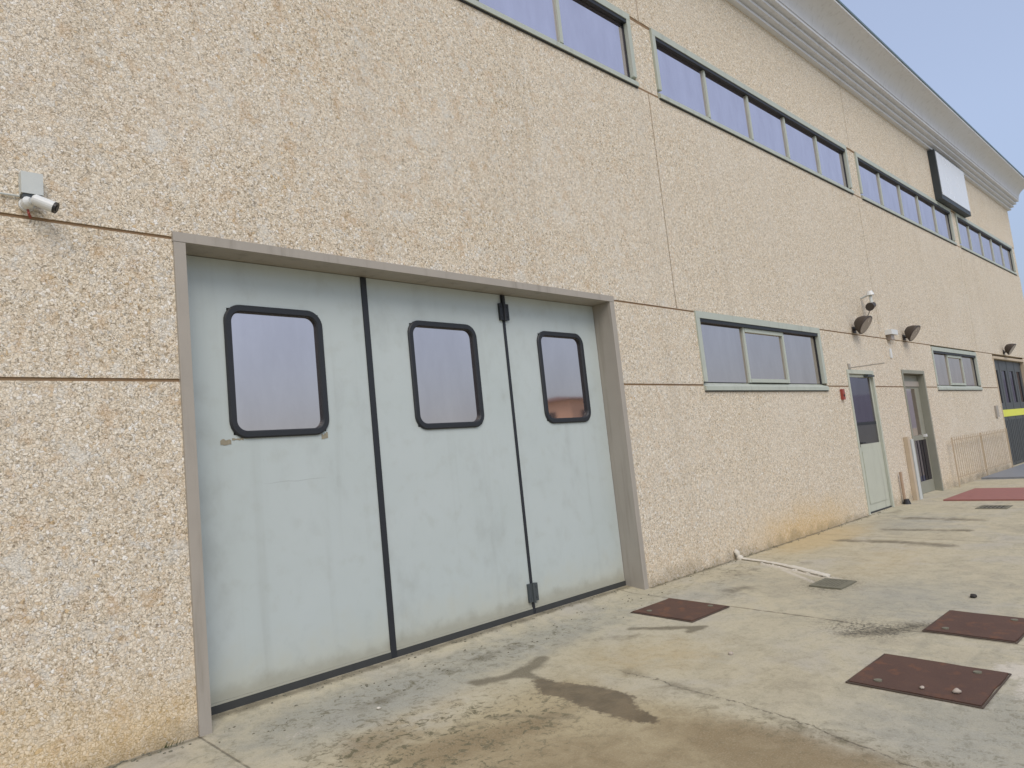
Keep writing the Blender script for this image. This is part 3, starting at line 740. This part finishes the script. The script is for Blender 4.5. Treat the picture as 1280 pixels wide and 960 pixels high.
# small fixtures ------------------------------------------------------------
bm = bmesh.new(); box(bm, -.05, .05, -.05, -.002, -.10, .10)
k = empty("alarm_box", (14.13, 0, 2.31), "small red alarm box on the wall left of the pale green door", "alarm")
obj("case", bm, 'redbox', k, .012)
bm = bmesh.new(); tube(bm, [(0, -.05, -.02), (0, -.056, -.02)], .025, 12); obj("button", bm, 'black', k)
k = empty("wall_bracket", (14.70, 0, 2.835), "thin grey bar jutting from the wall above the pale green door", "bracket")
bm = bmesh.new(); tube(bm, [(0, -.02, 0), (.1, -.3, .0), (.19, -.6, 0)], .012, 8); obj("bar", bm, 'frame', k)
bm = bmesh.new(); box(bm, -.05, .05, -.02, -.002, -.03, .08); obj("plate", bm, 'frame', k, .004)
k = empty("waste_pipe", (16.45, -.06, 0), "short weathered brown pipe rising from the ground between the two doors", "pipe")
bm = bmesh.new(); tube(bm, [(0, 0, -.05), (0, 0, .66)], .028, 12); obj("tube", bm, 'pipe', k)
bm = bmesh.new(); tube(bm, [(0, -.03, g1(16.4, -.09) - .01), (0, -.03, .1)], [.085, .05], 12); obj("base_collar", bm, 'black', k)
k = empty("downpipe", (17.3, -.05, 0), "whitish weathered downpipe stub at the left of the grey taupe door", "pipe")
bm = bmesh.new(); box(bm, -.16, -.02, -.04, .045, -.05, 1.36); obj("cover", bm, 'rail', k, .01)
bm = bmesh.new(); box(bm, .02, .18, -.05, .045, -.05, 1.30); obj("channel", bm, 'box', k, .012)
bx_ = bmesh.new(); box(bx_, -.14, .14, -.05, -.002, -.17, .17)
tag(obj("meter_box", bx_, 'frame', None, .012, loc=(25.72, 0, 1.75)), "small grey meter box on the wall left of the dark folding door", "meter box")

# railing in front of the wall
k = empty("railing", (20.2, -.14, 0), "low cream railing of thin upright bars standing against the wall", "railing")
for zz in (.22, 1.12):
    bm = bmesh.new(); box(bm, 0, 5.7, -.012, .012, zz, zz + .025); obj("rail", bm, 'rail', k, .004)
bm = bmesh.new(); box(bm, -.006, .006, -.006, .006, .20, 1.22); bar_me = None
for q in range(31):
    if q == 0:
        b0 = obj("bar", bm, 'rail', k, loc=(.1, -.03, 0)); bar_me = b0.data
    else: link("bar", bar_me, k, (.1 + q * .183, -.03, 0))
for xx in (0.0, 2.85, 5.7):
    bm = bmesh.new(); box(bm, -.014, .014, -.014, .014, g1(22, -.14) - .02, 1.2); obj("post", bm, 'rail', k, .004, loc=(xx, 0.0, 0)) if xx != 2.85 else obj("post", bm, 'rail', k, .004, loc=(xx, .03, 0))

# ------------------------------------------------------------------ things on the yard
def slab_on_ground(bm, x0, x1, y0, y1, h, cx=0, cy=0, cz=0, sink=.03, jag=0.0, n=1):
    pts = []
    for a, b in (((x0, y0), (x1, y0)), ((x1, y0), (x1, y1)), ((x1, y1), (x0, y1)), ((x0, y1), (x0, y0))):
        for q in range(n):
            t = q / n; pts.append((a[0] + (b[0] - a[0]) * t + random.uniform(-jag, jag), a[1] + (b[1] - a[1]) * t + random.uniform(-jag, jag)))
    tp = [bm.verts.new((p[0] - cx, p[1] - cy, g1(*p) + h - cz)) for p in pts]; bt = [bm.verts.new((p[0] - cx, p[1] - cy, g1(*p) - sink - cz)) for p in pts]
    bm.faces.new(tp); bm.faces.new(bt[::-1])
    for q in range(len(tp)): bm.faces.new((tp[q], bt[q], bt[(q + 1) % len(tp)], tp[(q + 1) % len(tp)]))
LAB = ["rust brown square manhole cover nearest the folding door",
       "large rust brown manhole cover with small stones lying on it",
       "rust brown manhole cover cut by the right edge of the photo"]
for (cx, cy, sx, sy), lab in zip(LIDS, LAB):
    cz = g1(cx, cy)
    k = empty("manhole_cover", (cx, cy, cz), lab, "manhole cover", "rusty manhole covers in the yard")
    bm = bmesh.new(); slab_on_ground(bm, cx - sx / 2, cx + sx / 2, cy - sy / 2, cy + sy / 2, .016, cx, cy, cz, jag=.006, n=6)
    obj("plate", bm, 'rust', k, .003)
    for (ux, uy) in ((-.36, .30), (.36, -.30)):
        px, py = cx + ux * sx, cy + uy * sy
        bm = bmesh.new(); tube(bm, [(0, 0, .012), (0, 0, .024)], .028, 12); obj("lift_knob", bm, 'grate', k, loc=(px - cx, py - cy, g1(px, py) - cz))
    bm = bmesh.new()
    w_ = .017
    slab_on_ground(bm, cx - sx / 2 - w_, cx - sx / 2 - .006, cy - sy / 2 - w_, cy + sy / 2 + w_, .010, cx, cy, cz)
    slab_on_ground(bm, cx + sx / 2 + .006, cx + sx / 2 + w_, cy - sy / 2 - w_, cy + sy / 2 + w_, .010, cx, cy, cz)
    slab_on_ground(bm, cx - sx / 2 - .004, cx + sx / 2 + .004, cy - sy / 2 - w_, cy - sy / 2 - .008, .009, cx, cy, cz)
    slab_on_ground(bm, cx - sx / 2 - .004, cx + sx / 2 + .004, cy + sy / 2 + .008, cy + sy / 2 + w_, .009, cx, cy, cz)
    obj("frame", bm, 'lidframe', k)

def pebble(name, x, y, dz, r, mat, lab, cat="stone"):
    bm = bmesh.new(); bmesh.ops.create_icosphere(bm, subdivisions=2, radius=r)
    for v in bm.verts: v.co *= random.uniform(.8, 1.15)
    bm.transform(Matrix.Diagonal((1.3, 1, .65, 1)))
    tag(obj(name, bm, mat, None, smooth=True, loc=(x, y, g1(x, y) + dz + r * .5)), lab, cat)
pebble("stone", 5.57, -3.70, .016, .026, 'stone', "larger pale stone lying near the corner of the big manhole cover")
pebble("stone", 5.53, -3.50, .016, .016, 'stone', "tiny pale stone on the big manhole cover's near side")
pebble("stone", 8.51, -3.12, .0, .035, 'darkstone', "single dark stone lying on the pale concrete beyond the covers")
pebble("stone", 5.55, -2.05, .0, .02, 'stone', "small pale pebble on open concrete between two manhole covers")
pebble("stone", 3.05, -.62, .0, .014, 'crust', "white chip on the grey concrete before the folding door")

gb = bmesh.new()
for q in range(520):
    px = random.uniform(.95, 15.5)
    if 2.0 < px < 7.3: py = random.uniform(.12, .22) if random.random() < .5 else -abs(random.gauss(0, .25)) - .03
    else: py = -abs(random.gauss(0, .05)) - .012
    r = random.uniform(.003, .011)
    bmesh.ops.create_icosphere(gb, subdivisions=1, radius=r, matrix=Matrix.Translation((px, py, g1(px, py) + r * .3)) @ Matrix.Diagonal((random.uniform(.8, 1.6), 1, .7, 1)))
gr_o = obj("grit", gb, 'grate', smooth=True); gr_o['kind'] = 'stuff'; gr_o['label'] = "fine grit and crumbs gathered along the foot of the wall"
wb = bmesh.new()
for q in range(26):     # little tufts in the joint between wall and yard
    px = random.choice([random.uniform(.95, 1.95), random.uniform(7.4, 14.4), random.uniform(7.4, 9.5)]); py = -.012 - random.random() * .02
    for b_ in range(random.randint(4, 9)):
        a_ = random.uniform(0, 6.28); ln = random.uniform(.02, .06); wd = .003
        bx0, by0, bz0 = px + random.gauss(0, .015), py, g1(px, py)
        tx, ty = bx0 + math.cos(a_) * ln * .6, by0 - abs(math.sin(a_)) * ln * .6
        wb.faces.new([wb.verts.new(v) for v in ((bx0 - wd, by0, bz0), (bx0 + wd, by0, bz0), (tx, ty, bz0 + ln))])
wo_ = obj("weed_tufts", wb, 'weed'); wo_['kind'] = 'stuff'; wo_['label'] = "small weed tufts in the crack at the foot of the wall"

def grate(cx, cy, sx, sy, lab, n):
    cz = g1(cx, cy)
    k = empty("drain_grate", (cx, cy, cz), lab, "drain grate")
    bm = bmesh.new(); t = .05
    slab_on_ground(bm, cx - sx / 2, cx + sx / 2, cy - sy / 2, cy - sy / 2 + t, .012, cx, cy, cz); slab_on_ground(bm, cx - sx / 2, cx + sx / 2, cy + sy / 2 - t, cy + sy / 2, .012, cx, cy, cz)
    slab_on_ground(bm, cx - sx / 2, cx - sx / 2 + t, cy - sy / 2 + t, cy + sy / 2 - t, .012, cx, cy, cz); slab_on_ground(bm, cx + sx / 2 - t, cx + sx / 2, cy - sy / 2 + t, cy + sy / 2 - t, .012, cx, cy, cz)
    obj("frame", bm, 'grate', k)
    for q in range(n):
        yy = cy - sy / 2 + t + (sy - 2 * t) * (q + .5) / n
        bm = bmesh.new(); slab_on_ground(bm, cx - sx / 2 + t, cx + sx / 2 - t, yy - .012, yy + .012, .010, cx, cy, cz); obj("slat", bm, 'grate', k)
    bm = bmesh.new(); slab_on_ground(bm, cx - sx / 2 + t, cx + sx / 2 - t, cy - sy / 2 + t, cy + sy / 2 - t, .004, cx, cy, cz); obj("sump", bm, 'darkstone', k)
grate(8.50, -1.72, .46, .36, "mossy drain grate at the end of the white crusted pipe", 7)
grate(15.9, -1.75, .5, .5, "far drain grate in the concrete before the red step", 6)

# white crusted pipe from the wall to the grate
k = empty("drain_pipe", (9.42, -.04, 0), "white crusted pipe lying from the wall to the mossy drain grate", "pipe")
bm = bmesh.new()
path = [(9.44, -.10), (9.42, -.25), (9.36, -.5), (9.26, -.75), (9.14, -1.0), (9.02, -1.2), (8.92, -1.38), (8.82, -1.55)]
dense = []
for (a, b) in zip(path, path[1:]):
    for t in np.linspace(0, 1, 6)[:-1]: dense.append((a[0] + (b[0] - a[0]) * t + random.uniform(-.012, .012), a[1] + (b[1] - a[1]) * t))
tube(bm, [(p[0] - 9.42, p[1] + .04, g1(*p) + .014) for p in dense], [.03 + .012 * random.random() + (.016 if i > 18 else 0) for i in range(len(dense))], 10, .36)
obj("pipe_run", bm, 'crust', k, smooth=True)
bm = bmesh.new(); tube(bm, [(.02, .0, -.02), (.015, .0, .09), (.015, .03, .12)], [.045, .038, .034], 12); bmesh.ops.create_icosphere(bm, subdivisions=2, radius=.05, matrix=Matrix.Translation((.02, -.03, .01)))
obj("elbow", bm, 'crust', k, smooth=True)
bm = bmesh.new()
for q in range(26):
    t = random.random(); i = min(len(dense) - 1, int(8 + t * (len(dense) - 9))); px, py = dense[i][0] + random.gauss(-.03, .05), dense[i][1] + random.gauss(0, .04)
    r = random.uniform(.012, .032)
    m = Matrix.Translation((px - 9.42, py + .04, g1(px, py) + .002)) @ Matrix.Diagonal((1.4, 1, .4, 1))
    bmesh.ops.create_icosphere(bm, subdivisions=1, radius=r, matrix=m)
crumb = obj("crust_lump", bm, 'crust', k, smooth=True); crumb['kind'] = 'stuff'

# red step, steel plate
bm = bmesh.new(); slab_on_ground(bm, 17.0, 19.5, -4.2, -.62, .03)
tag(obj("red_step", bm, 'red', None, .008), "low faded red painted step in front of the grey taupe door", "step")
bm = bmesh.new(); slab_on_ground(bm, 22.3, 27.4, -1.9, -.12, .05)
tag(obj("ramp_plate", bm, 'rampm', None, .008), "flat blue grey steel plate on the ground before the dark folding door", "ramp")

# unseen haze-grey hill ring, added to darken the low reflections in the panes
hb = bmesh.new(); n = 180
lo, hi = [], []
for q in range(n):
    a = 2 * math.pi * q / n
    hgt = 34 + 12 * math.sin(3 * a + 1) + 7 * math.sin(7 * a) + 3 * math.sin(19 * a + 2)
    lo.append(hb.verts.new((560 * math.cos(a), 560 * math.sin(a), -3))); hi.append((hb.verts.new((600 * math.cos(a), 600 * math.sin(a), hgt * .6)), hb.verts.new((690 * math.cos(a), 690 * math.sin(a), hgt))))
for q in range(n):
    r = (q + 1) % n
    hb.faces.new((lo[q], lo[r], hi[r][0], hi[q][0])); hb.faces.new((hi[q][0], hi[r][0], hi[r][1], hi[q][1]))
ho = obj("added_hill_ring", hb, 'hill', smooth=True); ho['kind'] = 'structure'; ho['label'] = "unseen haze-grey hill ring added to darken low reflections in the glass"

# house across the yard, seen only mirrored in the door glass
H = empty("house", (50.8, -37.2, -.5), "orange rendered house across the yard mirrored in the folding door's right pane", "house")
bm = bmesh.new(); box(bm, -5, 5, -4, 4, 0, 7.2); obj("wall", bm, 'brickpaint', H)
bm = bmesh.new()
b4 = [bm.verts.new(v) for v in ((-5.5, -4.5, 7.2), (5.5, -4.5, 7.2), (5.5, 4.5, 7.2), (-5.5, 4.5, 7.2))]; r2 = [bm.verts.new((-2, 0, 7.9)), bm.verts.new((2, 0, 7.9))]
bm.faces.new(b4[::-1]); bm.faces.new((b4[0], b4[1], r2[1], r2[0])); bm.faces.new((b4[2], b4[3], r2[0], r2[1])); bm.faces.new((b4[1], b4[2], r2[1])); bm.faces.new((b4[3], b4[0], r2[0]))
obj("roof", bm, 'tileroof', H)
for xx in (-3.2, 0, 3.2):
    for zz in (1.0, 4.9):
        bm = bmesh.new(); box(bm, xx - .55, xx + .55, 3.98, 4.04, zz, zz + 1.4); obj("window", bm, 'housewin', H)
for yy in (-2, 1.6):
    for zz in (1.0, 4.9):
        bm = bmesh.new(); box(bm, -5.04, -4.98, yy - .55, yy + .55, zz, zz + 1.4); obj("window", bm, 'housewin', H)
